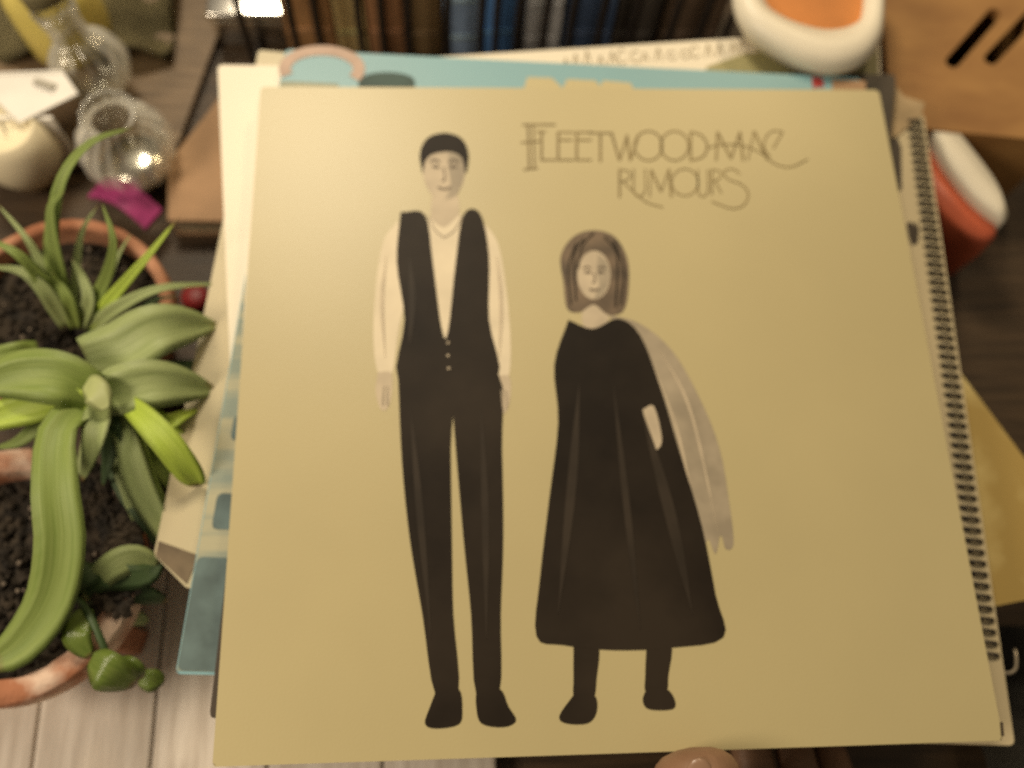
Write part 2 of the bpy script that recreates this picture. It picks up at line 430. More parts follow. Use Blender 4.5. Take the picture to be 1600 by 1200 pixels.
# left edge strip: pale ground, blue-grey bands along it
strip = [ctl + cuy * 0.02 + cux * 0.0004, ctl + cuy * 0.02 + cux * 0.03, ctl + cuy * (CH - .0012) + cux * 0.03, ctl + cuy * (CH - .0012) + cux * 0.0004]
M_bluegrey = mat('blue_grey_print', (0.105, 0.155, 0.155), 0.6, 0.25, 70)
M_paleblue = mat('pale_blue_print', (0.44, 0.42, 0.28), 0.6, col2=(0.25, 0.30, 0.25), vscale=30, stretch=(0.4, 4, 1), ramp=(0.42, 0.6))
bm = bmesh.new(); prism(bm, strip, zC + .0001, zC + .0002); link('printed_strip', bm, M_paleblue, Cb)
for (t0, t1, w0, w1) in ((CH - .048, CH - .0015, 0.0005, 0.028), (CH - .076, CH - .060, 0.0045, 0.022), (CH - .112, CH - .100, 0.006, 0.02)):
    bm = bmesh.new(); prism(bm, rounded([ctl + cuy * t0 + cux * w0, ctl + cuy * t0 + cux * w1, ctl + cuy * t1 + cux * w1, ctl + cuy * t1 + cux * w0], 0.003), zC + .0003, zC + .0004); link('printed_square', bm, M_bluegrey, Cb)
zz += TH + 0.0002
# D  dark sleeve
tlD = P(327, 1122, zz + TH)
ang = math.radians(2.6)
uy = Vector((math.sin(ang), math.cos(ang), 0)); ux = Vector((math.cos(ang), -math.sin(ang), 0))
pts = [tlD + uy * 0.265, tlD + uy * 0.265 + ux * 0.28, tlD + ux * 0.28, tlD]
D = sleeve('record_sleeve', 'near black sleeve showing as a thin strip at the lower left edge', 'record sleeve', M_darkcard, [(p.x, p.y) for p in pts], zz, TH)
zz += TH + 0.0002
# E
pts, _ = sheet_pts((399, 149), -1.0, 0.275, 0.16, zz + TH)
Es = sleeve('record_sleeve', 'cream sleeve barely showing left of the illustrated top sleeve', 'record sleeve', M_cream2, pts, zz, TH, 0.004)
zz += TH + 0.0002
# top sleeve
ZT = 0.100
hs = 0.1575
top = sleeve('record_sleeve', 'large cream record sleeve with two dark printed figures, topmost of the stack', 'record sleeve', M_cream,
             [(-hs, hs), (hs, hs), (hs, -hs), (-hs, -hs)], zz, ZT - zz, 0.0015)

# ------------------------------------------------------------------ print on the top sleeve: lettering
def TP(p): return P(p[0], p[1], ZT)
def ell(cx, cy, rx, ry, a0=0, a1=360, n=17):
    return [(cx + rx * math.cos(math.radians(a0 + (a1 - a0) * k / (n - 1))), cy + ry * math.sin(math.radians(a0 + (a1 - a0) * k / (n - 1)))) for k in range(n)]
K = 3900.0
def letter(strokes, w=3.6):
    bm = bmesh.new()
    for i, s in enumerate(strokes):
        ww = w
        if isinstance(s, tuple): s, ww = s
        ribbon(bm, [TP(p) for p in s], ww / K, ZT + .0001 + i * 2e-5, ZT + .0002 + i * 2e-5, 22)
    link('printed_letter', bm, M_letter, top)
letter([([(825, 194), (827, 264)], 4.5), [(833, 196), (835, 262)], ([(816, 195), (868, 195)], 4), [(814, 223), (843, 221)], [(818, 265), (840, 263)]])
letter([([(846, 205), (846, 251)], 4.5), [(845, 250), (869, 250)], [(839, 206), (853, 206)]])
letter([([(872, 206), (872, 251)], 4.5), ([(872, 207), (897, 207)], 3.5), [(872, 219), (894, 219)], ([(871, 250), (897, 250)], 3.5)])
letter([([(901, 206), (901, 251)], 4.5), ([(901, 207), (926, 207)], 3.5), [(901, 219), (924, 219)], ([(900, 250), (924, 250)], 3.5)])
letter([([(938, 207), (938, 253)], 4.5), ([(920, 208), (958, 208)], 3.5)])
letter([([(955, 207), (968, 251)], 4.5), [(968, 251), (980, 211)], ([(979, 211), (985, 251)], 4.5), [(985, 251), (998, 210)]])
letter([ell(1013, 228, 22, 23)], 3.4)
letter([ell(1054, 228, 22, 23)], 3.4)
letter([([(1079, 206), (1079, 251)], 4), [(1079, 206), (1096, 212), (1105, 228), (1098, 245), (1079, 251)]])
letter([[(1119, 251), (1121, 206)], ([(1121, 206), (1142, 248)], 4), [(1142, 248), (1156, 206)], ([(1156, 206), (1161, 251)], 4)])
letter([[(1168, 251), (1178, 205)], ([(1178, 205), (1199, 250)], 4), [(1105, 231), (1130, 226), (1162, 228), (1190, 240), (1210, 256), (1235, 261), (1262, 249)]], 2.6)
letter([[(1223, 206), (1207, 205), (1196, 216), (1194, 232), (1203, 246)], [(1223, 206), (1208, 232)]], 2.8)
letter([([(968, 264), (968, 309)], 4), [(968, 265), (982, 268), (984, 278), (970, 285)], [(975, 285), (992, 302), (1012, 317), (1036, 324)]], 2.6)
letter([[(990, 264), (990, 298), (998, 307), (1008, 298), (1008, 264)]], 2.8)
letter([[(1015, 308), (1017, 265)], ([(1017, 265), (1033, 300)], 4), [(1033, 300), (1045, 264)], ([(1045, 264), (1049, 308)], 4)], 2.6)
letter([ell(1070, 285, 21, 21)], 2.8)
letter([[(1090, 265), (1091, 300), (1099, 307), (1106, 298), (1106, 265)]], 2.8)
letter([([(1112, 265), (1112, 304)], 3.4), [(1112, 265), (1125, 268), (1126, 277), (1114, 284)], [(1118, 284), (1127, 302)]], 2.4)
letter([[(1156, 272), (1145, 264), (1131, 268), (1137, 280), (1158, 288), (1169, 302), (1163, 320), (1143, 326), (1112, 315)]], 2.8)

# print on the top sleeve: two plain standing figures (a generic stand-in picture)
def art(parent_name, px, m, lift, sm=True):
    bm = bmesh.new()
    pts = catmull([(p[0], p[1], 0) for p in px] + [(px[0][0], px[0][1], 0)], len(px) * 4 + 1)[:-1] if sm else [Vector((p[0], p[1], 0)) for p in px]
    w = [TP(p) for p in pts]
    vs = [bm.verts.new((p.x, p.y, ZT + lift)) for p in w]
    f = bm.faces.new(vs)
    bmesh.ops.triangulate(bm, faces=[f])
    o = link(parent_name, bm, m, top)
    return o
# tall figure in a dark waistcoat, standing straight, arms down
art('printed_sleeve_arm', [(622, 345), (598, 380), (586, 460), (584, 540), (592, 585), (612, 585), (622, 520), (640, 420)], M_inklite, .00010)
art('printed_sleeve_arm', [(752, 345), (778, 380), (792, 460), (798, 540), (794, 590), (774, 592), (762, 520), (745, 420)], M_inklite, .00010)
art('printed_hand', [(590, 582), (587, 612), (595, 640), (607, 636), (613, 608), (611, 582)], M_skinink, .00012)
art('printed_hand', [(775, 588), (773, 616), (781, 646), (793, 640), (798, 612), (795, 588)], M_skinink, .00012)
art('printed_neck', [(676, 300), (674, 345), (694, 372), (716, 345), (712, 300)], M_skinink, .00012)
art('printed_face', ell(694, 266, 33, 46, n=15)[:-1], M_skinink, .00016)
art('printed_hair', [(660, 272), (656, 240), (668, 216), (694, 208), (720, 216), (732, 240), (728, 272), (722, 248), (706, 238), (680, 240), (666, 250)], M_ink, .00022)
art('printed_shirt', [(668, 338), (694, 356), (722, 338), (716, 420), (706, 520), (692, 520), (678, 420)], M_inklite, .00014)
art('printed_waistcoat', [(626, 332), (664, 336), (676, 410), (690, 515), (700, 518), (712, 410), (724, 336), (750, 334), (764, 400), (764, 500), (778, 590), (700, 606), (622, 592), (632, 500), (620, 410)], M_ink, .00026)
art('printed_trouser_leg', [(622, 588), (704, 596), (704, 700), (706, 860), (708, 960), (716, 1080), (680, 1084), (660, 960), (640, 840), (628, 720)], M_ink, .00028)
art('printed_trouser_leg', [(704, 596), (779, 586), (784, 700), (786, 840), (782, 960), (780, 1080), (744, 1084), (736, 960), (724, 840), (712, 700)], M_ink, .00030)
art('printed_shoe', [(682, 1078), (716, 1076), (722, 1110), (716, 1132), (680, 1138), (664, 1130), (672, 1104)], M_ink, .00032)
art('printed_shoe', [(744, 1078), (780, 1076), (794, 1104), (806, 1126), (786, 1136), (752, 1130), (744, 1104)], M_ink, .00032)
# shorter figure in a wide dark coat with a plain grey shawl
art('printed_shawl', [(952, 492), (1000, 506), (1050, 548), (1092, 620), (1124, 700), (1140, 790), (1146, 850), (1134, 858), (1126, 836), (1118, 866), (1106, 842), (1096, 870), (1082, 840), (1070, 852), (1056, 780), (1020, 650)], M_inkmid, .00010)
art('printed_neck', [(912, 470), (910, 506), (930, 520), (950, 504), (946, 470)], M_skinink, .00012)
art('printed_hair', [(880, 440), (876, 400), (896, 370), (928, 360), (960, 370), (980, 404), (982, 450), (974, 486), (950, 492), (928, 476), (906, 488), (886, 482)], mat('brown_ink', (0.13, 0.09, 0.055), 0.5, 0.4, 80), .00015)
art('printed_face', ell(928, 430, 26, 38, n=15)[:-1], M_skinink, .00018)
art('printed_coat', [(888, 500), (926, 514), (966, 498), (1000, 524), (1030, 600), (1060, 700), (1096, 820), (1118, 930), (1130, 996), (1050, 1012), (960, 1016), (880, 1008), (838, 994), (844, 900), (858, 780), (872, 660), (866, 570)], M_ink, .00024)
art('printed_cuff', [(1004, 640), (1022, 636), (1034, 690), (1018, 700)], M_skinink, .00028)
art('printed_leg', [(896, 1008), (934, 1008), (932, 1060), (926, 1092), (898, 1092), (896, 1060)], M_ink, .00020)
art('printed_leg', [(1010, 1008), (1048, 1006), (1044, 1056), (1040, 1080), (1010, 1082), (1008, 1056)], M_ink, .00020)
art('printed_shoe', [(896, 1086), (928, 1086), (932, 1112), (918, 1130), (884, 1130), (874, 1118)], M_ink, .00030)
art('printed_shoe', [(1010, 1076), (1040, 1076), (1054, 1094), (1050, 1108), (1014, 1108), (1004, 1094)], M_ink, .00030)
def strokes(name, lst, m, lift, w=2.2):
    tp = 'highlight' in name or 'crease' in name or 'fold' in name
    bm = bmesh.new()
    for k, q in enumerate(lst):
        ribbon(bm, [TP(p) for p in q], w / K, ZT + lift + k * 4e-6, ZT + lift + .00006 + k * 4e-6, 14, tp)
    return link(name, bm, m, top)
for q, w_ in (([(642, 640), (656, 800), (674, 1000)], 12), ([(752, 640), (758, 800), (760, 1000)], 12), ([(905, 600), (893, 760), (872, 960)], 16), ([(958, 600), (980, 800), (1000, 985)], 12), ([(1002, 640), (1046, 800), (1082, 960)], 20), ([(640, 400), (644, 470), (640, 540)], 12)):
    strokes('printed_soft_highlight', [q], M_inksoft, .00040, w_)
strokes('printed_button', [[(699 + dx, y), (703 + dx, y)] for dx, y in ((-1, 536), (-1, 556), (0, 576))], M_skinink, .00044, 4)
strokes('printed_collar', [[(668, 338), (680, 360), (694, 372)], [(722, 338), (710, 360), (694, 372)]], M_inkmid, .00034, 2.5)
art('printed_face_shade', [(700, 226), (720, 240), (726, 270), (714, 304), (696, 311), (704, 290), (700, 262)], M_inkmid, .00019)
art('printed_face_shade', [(934, 396), (948, 410), (952, 436), (942, 460), (928, 467), (936, 446), (932, 424)], M_inkmid, .00021)
for q, w_ in (([(672, 254), (679, 250), (687, 254)], 4), ([(701, 254), (709, 250), (717, 254)], 4), ([(676, 262), (681, 260), (686, 263)], 5), ([(703, 263), (708, 260), (713, 262)], 5), ([(693, 262), (695, 280), (690, 283)], 3), ([(684, 293), (694, 296), (704, 293)], 4),
              ([(911, 420), (917, 417), (923, 420)], 3), ([(934, 420), (940, 417), (946, 420)], 3), ([(914, 427), (918, 425), (923, 427)], 4.5), ([(934, 427), (939, 425), (943, 427)], 4.5), ([(928, 427), (929, 440), (925, 442)], 2.5), ([(921, 452), (928, 454), (936, 452)], 4)):
    strokes('printed_facial_feature', [q], M_inkbrown, .00032, w_)
strokes('printed_hair_strand', [[(900, 380), (888, 420), (892, 476)], [(912, 372), (897, 400), (900, 470)], [(944, 370), (964, 400), (962, 480)], [(958, 376), (974, 420), (970, 476)], [(928, 364), (910, 384), (903, 420)]], M_ink, .00030, 3)
for q in ([(604, 400), (597, 470), (602, 560)], [(776, 400), (783, 470), (780, 560)]):
    strokes('printed_shirt_crease', [q], M_skinink, .00030, 6)
for q in ([(600, 604), (598, 634)], [(606, 604), (605, 634)], [(783, 610), (786, 640)], [(790, 610), (792, 638)]):
    strokes('printed_finger_line', [q], M_inkmid, .00032, 2)
strokes('printed_shawl_fold', [[(1030, 545), (1078, 640), (1122, 830)], [(1016, 560), (1060, 680), (1092, 840)]], M_skinink, .00014, 5)
art('printed_corner_mark', [(1562, 1128), (1567, 1128), (1569, 1150), (1564, 1151)], M_hole, .0001, False)

# ------------------------------------------------------------------ terracotta pots
def pot(label, px, py, R, h, z0, M_terra=M_terra, lip=.90, spill=None):
    c = P(px, py, z0 + h); c.z = z0
    root = thing('plant_pot', label, 'plant pot', c.to_tuple(), 'terracotta pots with soil')
    bm = bmesh.new()
    prof = [(R * .66, 0.0), (R * .86, h - .020), (R * .88, h - .019), (R * .97, h - .018), (R, h - .015), (R, h - .002), (R * .985, h), (R * lip, h), (R * (lip - .015), h - .002), (R * (lip - .03), h - .016), (R * .60, .008), (R * .3, .007)]
    lathe(bm, prof, c, 64)
    for v in bm.verts:
        a_ = math.atan2(v.co.y - c.y, v.co.x - c.x)
        if v.co.z - z0 > h - .004:
            v.co.z += .0005 * math.sin(a_ * 9 + px) + random.uniform(-.0004, .0003)
            v.co.xy += Vector((math.cos(a_), math.sin(a_))) * random.uniform(-.0005, .0003)
    link('pot_wall', bm, M_terra, root, True)
    bm = bmesh.new()
    rr = R * (lip - .03)
    cv = None; rings = []
    random.seed(px)
    for i in range(1, 13):
        ring = []
        for k in range(48):
            a_ = 2 * math.pi * k / 48
            r_ = rr * i / 12
            hh = h - .013 + (random.uniform(-.0022, .0022) if i < 12 else 0)
            ring.append(bm.verts.new((c.x + r_ * math.cos(a_), c.y + r_ * math.sin(a_), z0 + hh)))
        rings.append(ring)
    bm.faces.new(rings[0])
    for i in range(11):
        for k in range(48):
            bm.faces.new((rings[i][k], rings[i][(k + 1) % 48], rings[i + 1][(k + 1) % 48], rings[i + 1][k]))
    link('soil', bm, M_soil, root)
    bm = bmesh.new()
    for k in range(14):
        a_ = random.uniform(0, 6.28); r_ = rr * math.sqrt(random.random()) * .95
        s = random.uniform(.0006, .0015)
        r = bmesh.ops.create_icosphere(bm, subdivisions=1, radius=s)
        bmesh.ops.translate(bm, verts=r['verts'], vec=(c.x + r_ * math.cos(a_), c.y + r_ * math.sin(a_), z0 + h - .0108))
    g = link('grit', bm, M_perlite, root); g['kind'] = 'stuff'
    bm = bmesh.new()
    for k in range(420):
        a_ = random.uniform(0, 6.28); r_ = rr * math.sqrt(random.random()) * .97
        s = random.uniform(.0006, .0024)
        r = bmesh.ops.create_icosphere(bm, subdivisions=1, radius=s)
        for v in r['verts']: v.co *= random.uniform(.7, 1.25)
        bmesh.ops.translate(bm, verts=r['verts'], vec=(c.x + r_ * math.cos(a_), c.y + r_ * math.sin(a_), z0 + h - .0122))
    if spill:
        for k in range(500):
            a_ = math.radians(random.uniform(*spill)); r_ = R * random.uniform(lip - .08, 1.02)
            s = random.uniform(.0012, .0030)
            r = bmesh.ops.create_icosphere(bm, subdivisions=1, radius=s)
            for v in r['verts']: v.co *= random.uniform(.7, 1.25)
            bmesh.ops.translate(bm, verts=r['verts'], vec=(c.x + r_ * math.cos(a_), c.y + r_ * math.sin(a_), z0 + h + random.uniform(-.001, .0012)))
    g = link('soil_crumbs', bm, M_soil, root); g['kind'] = 'stuff'
    return c
    g = link('grit', bm, M_perlite, root); g['kind'] = 'stuff'
    return c
c1 = pot('terracotta pot of dark soil holding the thin spiky leaved plant, behind', 92, 492, 0.053, 0.072, 0.0)
c2 = pot('terracotta pot of dark soil with crusted rim at the lower left edge', 10, 893, 0.0565, 0.060, 0.0125, M_terracrust, .82, (-22, 72))

# ------------------------------------------------------------------ leaves
def leaf(root, pts, w, m, prof='taper', fold=0.16, n=18, th=0.0010, name='leaf', face=(0.0, -0.35, 1.0)):
    p = catmull([P(*q) for q in pts], n)
    bm = bmesh.new()
    rings = []
    face = Vector(face).normalized()
    W = w / 3500.0
    seed = w * 0.7 + pts[-1][0] * .01; wv = 0.0 if prof == 'oval' else 0.05
    if prof == 'oval': fold = .05
    for i, q in enumerate(p):
        t = i / (n - 1)
        T = (p[min(i + 1, n - 1)] - p[max(i - 1, 0)]).normalized()
        S = T.cross(face)
        if S.length < 1e-4: S = Vector((1, 0, 0))
        S.normalize(); Nn = S.cross(T).normalized()
        if prof == 'taper': ww = W * (1 - t) ** 0.55 * (0.75 + 0.5 * min(1, t * 4) * (1 - t))
        elif prof == 'strap': ww = W * (0.55 + 0.45 * math.sin(math.pi * min(1, t * 1.3) * 0.5)) * (1 - t ** 5) ** 0.6
        elif prof == 'wide': ww = W * (0.45 + 0.55 * math.sin(math.pi * min(1, 0.15 + t * 0.75))) * (1 - t ** 6)
        elif prof == 'oval': ww = W * max(0.02, math.sin(math.pi * (0.06 + 0.92 * t)) ** 0.6)
        ww = max(ww, W * 0.02)
        tt = th * (0.4 + 0.6 * (1 - t)) if prof != 'oval' else th * max(.1, math.sin(math.pi * t))
        ring = []
        for u in (-1, -.5, 0, .5, 1):
            ring.append(q + S * (u * ww / 2) + Nn * (fold * ww * abs(u) ** 1.3 + tt * (1 - u * u) * .3 + ww * wv * u * math.sin(t * 7 + seed)))
        for u in (.5, 0, -.5):
            ring.append(q + S * (u * ww / 2) + Nn * (fold * ww * abs(u) ** 1.3 - tt * (1 - u * u) + ww * wv * u * math.sin(t * 7 + seed)))
        rings.append([bm.verts.new(v) for v in ring])
    for i in range(n - 1):
        for k in range(8):
            bm.faces.new((rings[i][k], rings[i][(k + 1) % 8], rings[i + 1][(k + 1) % 8], rings[i + 1][k]))
    bm.faces.new(rings[0][::-1]); bm.faces.new(rings[-1])
    uvl = bm.loops.layers.uv.new('uv')
    lut = {v: (j_ / 4 if j_ < 5 else (7.0 - j_) / 4 + .25, i_ / (n - 1)) for i_, rg in enumerate(rings) for j_, v in enumerate(rg)}
    for f in bm.faces:
        for lp in f.loops: lp[uvl].uv = lut[lp.vert]
    return link(name, bm, m, root, True)

c = P(118, 505, 0.062)
sp = thing('spiky_plant', 'green plant with thin spiky arching leaves in the rear terracotta pot', 'potted plant', c.to_tuple())
zb = 0.064
for pts, w, m in (
    ([(110, 500, zb), (84, 400, .085), (95, 290, .112), (140, 225, .12), (212, 198, .112)], 30, M_leaf),
    ([(112, 500, zb), (92, 420, .085), (80, 330, .105), (100, 300, .112)], 30, M_leaf),
    ([(108, 505, zb), (70, 440, .085), (25, 395, .10), (-25, 372, .10)], 30, M_leaf),
    ([(106, 510, zb), (75, 460, .082), (35, 425, .09), (-20, 416, .09)], 30, M_leafpale),
    ([(110, 500, zb), (70, 420, .08), (40, 370, .09), (-5, 318, .095)], 22, M_leafpale),
    ([(118, 495, zb), (120, 420, .08), (130, 360, .09), (155, 318, .10)], 18, M_leafpale),
    ([(130, 500, zb), (165, 440, .085), (178, 380, .105), (160, 318, .115)], 26, M_leaf),
    ([(138, 512, zb), (185, 455, .085), (232, 400, .10), (279, 340, .11)], 24, M_leafbright),
    ([(140, 515, zb), (190, 478, .083), (255, 450, .09), (350, 443, .078)], 26, M_leafpale),
    ([(128, 510, zb), (140, 470, .078), (128, 430, .084), (112, 405, .09)], 26, M_leafpale),
    ([(120, 512, zb), (108, 470, .078), (90, 440, .084), (82, 425, .09)], 26, M_leaf),
    ([(135, 508, zb), (165, 450, .075), (185, 400, .082), (205, 365, .085)], 13, M_leafpale),
    ([(140, 520, zb), (200, 500, .075), (240, 470, .078), (280, 462, .076)], 14, M_leafdark)):
    leaf(sp, pts, w, m, 'taper', 0.22)

c = P(120, 790, 0.06)
bp = thing('broad_leaved_plant', 'succulent plant with broad drooping green strap leaves above the lower pot', 'potted plant', c.to_tuple())
bm = bmesh.new()
tube(bm, catmull([P(110, 800, .055), P(135, 720, .075), P(150, 640, .088), P(150, 605, .097)], 12), .004, 10)
link('stem', bm, M_leafpale, bp, True)
r0 = (150, 618, .092)
for pts, w, m, pf in (
    ([(135, 560, .088), (190, 548, .095), (255, 515, .098), (345, 508, .079)], 92, M_leafpale, 'wide'),
    ([(60, 545, .08), (30, 552, .088), (-20, 562, .09), (-70, 570, .088)], 36, M_leaf, 'wide'),
    ([(160, 622, .092), (200, 608, .099), (260, 600, .096), (345, 612, .077)], 80, M_leafpale, 'wide'),
    ([(155, 618, .094), (100, 592, .104), (30, 588, .104), (-60, 610, .10)], 84, M_leaf, 'wide'),
    ([(150, 630, .094), (95, 628, .098), (35, 640, .098), (-40, 665, .094)], 56, M_leafbright, 'strap'),
    ([(140, 632, .092), (95, 672, .104), (92, 760, .106), (100, 850, .098), (82, 940, .085), (30, 1010, .075), (-30, 1040, .07)], 80, M_leaf, 'strap'),
    ([(198, 628, .094), (226, 652, .102), (262, 690, .102), (296, 735, .092), (312, 760, .08)], 50, M_leafbright, 'strap'),
    ([(160, 630, .094), (150, 680, .1), (140, 720, .097), (128, 752, .088)], 44, M_leafpale, 'taper'),
    ([(175, 640, .088), (200, 690, .09), (225, 770, .083), (278, 868, .07)], 46, M_leafpale, 'strap'),
    ([(190, 640, .09), (215, 700, .087), (240, 760, .08), (285, 830, .068)], 44, M_leaf, 'taper'),
    ([(165, 640, .088), (175, 680, .09), (170, 720, .085), (160, 760, .078)], 40, M_leafdark, 'taper'),
    ([(230, 645, .086), (262, 660, .09), (285, 650, .088), (310, 640, .08)], 34, M_leafbright, 'taper'),
    ([(185, 640, .080), (215, 672, .082), (250, 730, .078), (300, 790, .068)], 34, M_leaf, 'strap'),
    ([(200, 640, .078), (250, 655, .084), (290, 690, .078), (318, 720, .070)], 30, M_leafbright, 'taper'),
    ([(150, 650, .076), (185, 720, .080), (205, 790, .076), (225, 850, .068)], 30, M_leafpale, 'taper'),
    ([(120, 640, .080), (70, 660, .086), (30, 690, .082), (-10, 700, .078)], 34, M_leaf, 'taper'),
    ([(200, 600, .080), (250, 578, .084), (300, 570, .080), (338, 566, .076)], 30, M_leafdark, 'taper'),
    ([(165, 650, .074), (190, 760, .076), (235, 830, .074), (262, 880, .066)], 26, M_leafdark, 'taper'),
    ([(200, 650, .08), (245, 690, .078), (275, 690, .076), (310, 680, .072)], 60, M_leaf, 'wide')):
    leaf(bp, pts, w, m, pf, 0.20 if pf != 'taper' else .24, th=.0011)
leaf(bp, [(132, 600, .1), (150, 612, .106), (166, 640, .104)], 46, mat('pale_leaf_base', (0.42, 0.46, 0.20), 0.45, 0.1, 40), 'oval', .2, th=.002)

js = thing('jade_sprig', 'small glossy round leaved succulent sprig hanging over the lower pot rim', 'plant', P(150, 960, .07).to_tuple())
bm = bmesh.new()
tube(bm, catmull([P(95, 930, .062), P(130, 945, .078), P(158, 1000, .078), P(178, 1050, .07), P(215, 1058, .06)], 14), .0016, 8)
link('stem', bm, M_leafdark, js, True)
for pts, w, m, th in (
    ([(138, 950, .078), (120, 990, .08), (140, 1028, .076)], 44, M_jade, .0022),
    ([(142, 1030, .08), (170, 1050, .082), (212, 1070, .072)], 62, M_jade, .0036),
    ([(185, 1035, .074), (205, 1045, .075), (222, 1060, .07)], 36, M_jade, .0022),
    ([(216, 1064, .06), (236, 1063, .061), (258, 1060, .058)], 36, M_jade, .0018),
    ([(120, 940, .07), (160, 905, .078), (225, 900, .075), (255, 872, .07)], 40, M_leafdark, .0016),
    ([(130, 935, .072), (170, 890, .08), (210, 872, .078), (250, 880, .072)], 46, M_leafpale, .0016),
    ([(140, 940, .066), (190, 925, .07), (230, 930, .068), (262, 940, .06)], 34, M_leafdark, .0016),
    ([(110, 935, .07), (125, 905, .08), (150, 890, .078), (165, 870, .07)], 36, M_leafdark, .0016),
    ([(185, 955, .056), (205, 962, .057), (232, 972, .052)], 30, M_leafpale, .0016)):
    leaf(js, pts, w, m, 'oval', 0.05, n=14, th=th)

# broken terracotta shards beside the lower pot
for k, (px, lab) in enumerate((([(145, 950), (158, 948), (172, 1000), (158, 1004)], 'thin terracotta shard between the lower pot and the jade sprig'),
                ([(178, 975), (194, 976), (180, 1012), (160, 1014)], 'wide pale edged terracotta shard right of the lower pot'))):
    bm = bmesh.new(); prism(bm, [P(*p, .05) for p in px], .0125, .05)
    tag(link('terracotta_shard', bm, M_terra), lab, 'shard', 'terracotta shards by the lower pot')

# ------------------------------------------------------------------ glass, candle, card at upper left
def glass_jar(label, prof, c, axis, rib, ribs):
    root = thing('glass_jar', label, 'glass jar', Vector(c).to_tuple(), 'ribbed glass jars')
    bm = bmesh.new()
    inner = [(max(r - .0016, .0006), z_ + (.0016 if i == 0 else (-.0016 if i == len(prof) - 1 else 0))) for i, (r, z_) in enumerate(prof)][::-1]
    lathe(bm, prof + inner, c, 192, rib, ribs, axis, closed=True)
    link('jar_wall', bm, M_glass, root, True)
    return root
def globe(R, neck, hn, n=14):
    pr = []
    for i in range(n):
        a_ = math.pi * (-.46 + .80 * i / (n - 1))
        pr.append((R * math.cos(a_), R + R * math.sin(a_)))
    pr.append((neck, pr[-1][1] + hn * .4)); pr.append((neck * 1.25, pr[-1][1] + hn * .6))
    return pr
g1 = P(228, 236, .0); 
base = P(226, 262, .0)
gj = glass_jar('clear ribbed glass globe jar with silvery highlights behind the spiky plant', globe(.026, .012, .008), P(220, 268, .0062), (0, 0, 1), .03, 16)
bm = bmesh.new(); lathe(bm, [(.004, 0), (.0175, .001), (.019, .006), (.0175, .010), (.004, .011)], P(220, 268, .0062) + Vector((0, 0, .0018)), 32); link('silver_foil', bm, M_metal, gj, True)
gj2 = glass_jar('taller greenish ribbed glass jar leaning beside the white folded card', globe(.022, .010, .02), P(172, 150, .011), (-.25, .3, 1), .03, 13)
bm = bmesh.new(); ax = Vector((-.25, .3, 1)).normalized(); lathe(bm, [(.003, 0), (.012, .001), (.0125, .009), (.011, .0105), (.003, .011)], P(172, 150, .011) + ax * .064, 28, axis=ax); link('jar_lid', bm, M_olivecloth, gj2, True)
gj3 = thing('yellow_bottle', 'yellow glass bottle at the top left corner behind the jars', 'bottle', P(95, 60, 0).to_tuple())
bm = bmesh.new(); lathe(bm, [(.003, .0062), (.024, .007), (.026, .012), (.026, .05), (.02, .058), (.010, .063), (.010, .078), (.012, .079), (.012, .082), (.004, .083)], P(122, 72, 0), 40); link('bottle_body', bm, M_glassyel, gj3, True)
bm = bmesh.new(); lathe(bm, [(.003, 0), (.0125, .0005), (.0125, .011), (.011, .0125), (.003, .013)], P(122, 72, 0) + Vector((0, 0, .0835)), 24); link('bottle_cap', bm, M_wax, gj3, True)

# round cream candle
cc = P(52, 262, .0062)
cd = thing('candle', 'round cream candle behind the rear plant pot at left', 'candle', cc.to_tuple())
bm = bmesh.new(); lathe(bm, [(.004, 0), (.017, .001), (.0215, .012), (.0225, .022), (.021, .032), (.0165, .040), (.0155, .0405), (.0135, .037), (.003, .0365)], cc, 40); link('wax_body', bm, M_wax, cd, True)
bm = bmesh.new(); tube(bm, [cc + Vector((0, 0, .036)), cc + Vector((.0005, 0, .042)), cc + Vector((.002, 0, .045))], .0006, 6); link('wick', bm, M_wire, cd)

# white folded card
z = .052
cardroot = thing('folded_card', 'white folded card with a grey smudge standing above the candle', 'card', P(50, 150, 0).to_tuple())
M_smudge = mat('grey_print', (0.40, 0.37, 0.30), 0.6, 0.2, 90)
bm = bmesh.new()
A1, A2, B2, B1 = P(-12, 118, .052), P(100, 114, .052), P(122, 146, .0495), P(30, 192, .0475)
B0 = P(-14, 150, .049)
top_ = [A1, A2, B2, B1, B0]
lo = [bm.verts.new(v - Vector((0, 0, .0012))) for v in top_]; hi = [bm.verts.new(v) for v in top_]
bm.faces.new(hi); bm.faces.new(lo[::-1])
for i in range(5): bm.faces.new((lo[i], lo[(i + 1) % 5], hi[(i + 1) % 5], hi[i]))
link('front_leaf', bm, M_napkin, cardroot)
bm = bmesh.new()
bk = [A1 + Vector((0, .0006, 0)), A2 + Vector((0, .0006, 0)), Vector((A2.x, A2.y + .020, .0)), Vector((A1.x, A1.y + .020, .0))]
fr = [v + Vector((0, .0012, .0002)) for v in bk]
vs = [bm.verts.new(v) for v in bk]; ws = [bm.verts.new(v) for v in fr]
bm.faces.new(vs); bm.faces.new(ws[::-1])
for i in range(4): bm.faces.new((vs[i], vs[(i + 1) % 4], ws[(i + 1) % 4], ws[i]))
link('back_leaf', bm, M_napkin, cardroot)
bm = bmesh.new()
prism(bm, [(B1.x - .014, B1.y + .004), (B1.x + .016, B1.y + .004), (B1.x + .016, B1.y + .006), (B1.x - .014, B1.y + .006)], 0, .0455); link('stand', bm, M_napkin, cardroot)
bm = bmesh.new()
cm = (A1 + A2 + B2 + B1) / 4 + Vector((.003, .004, .0012))
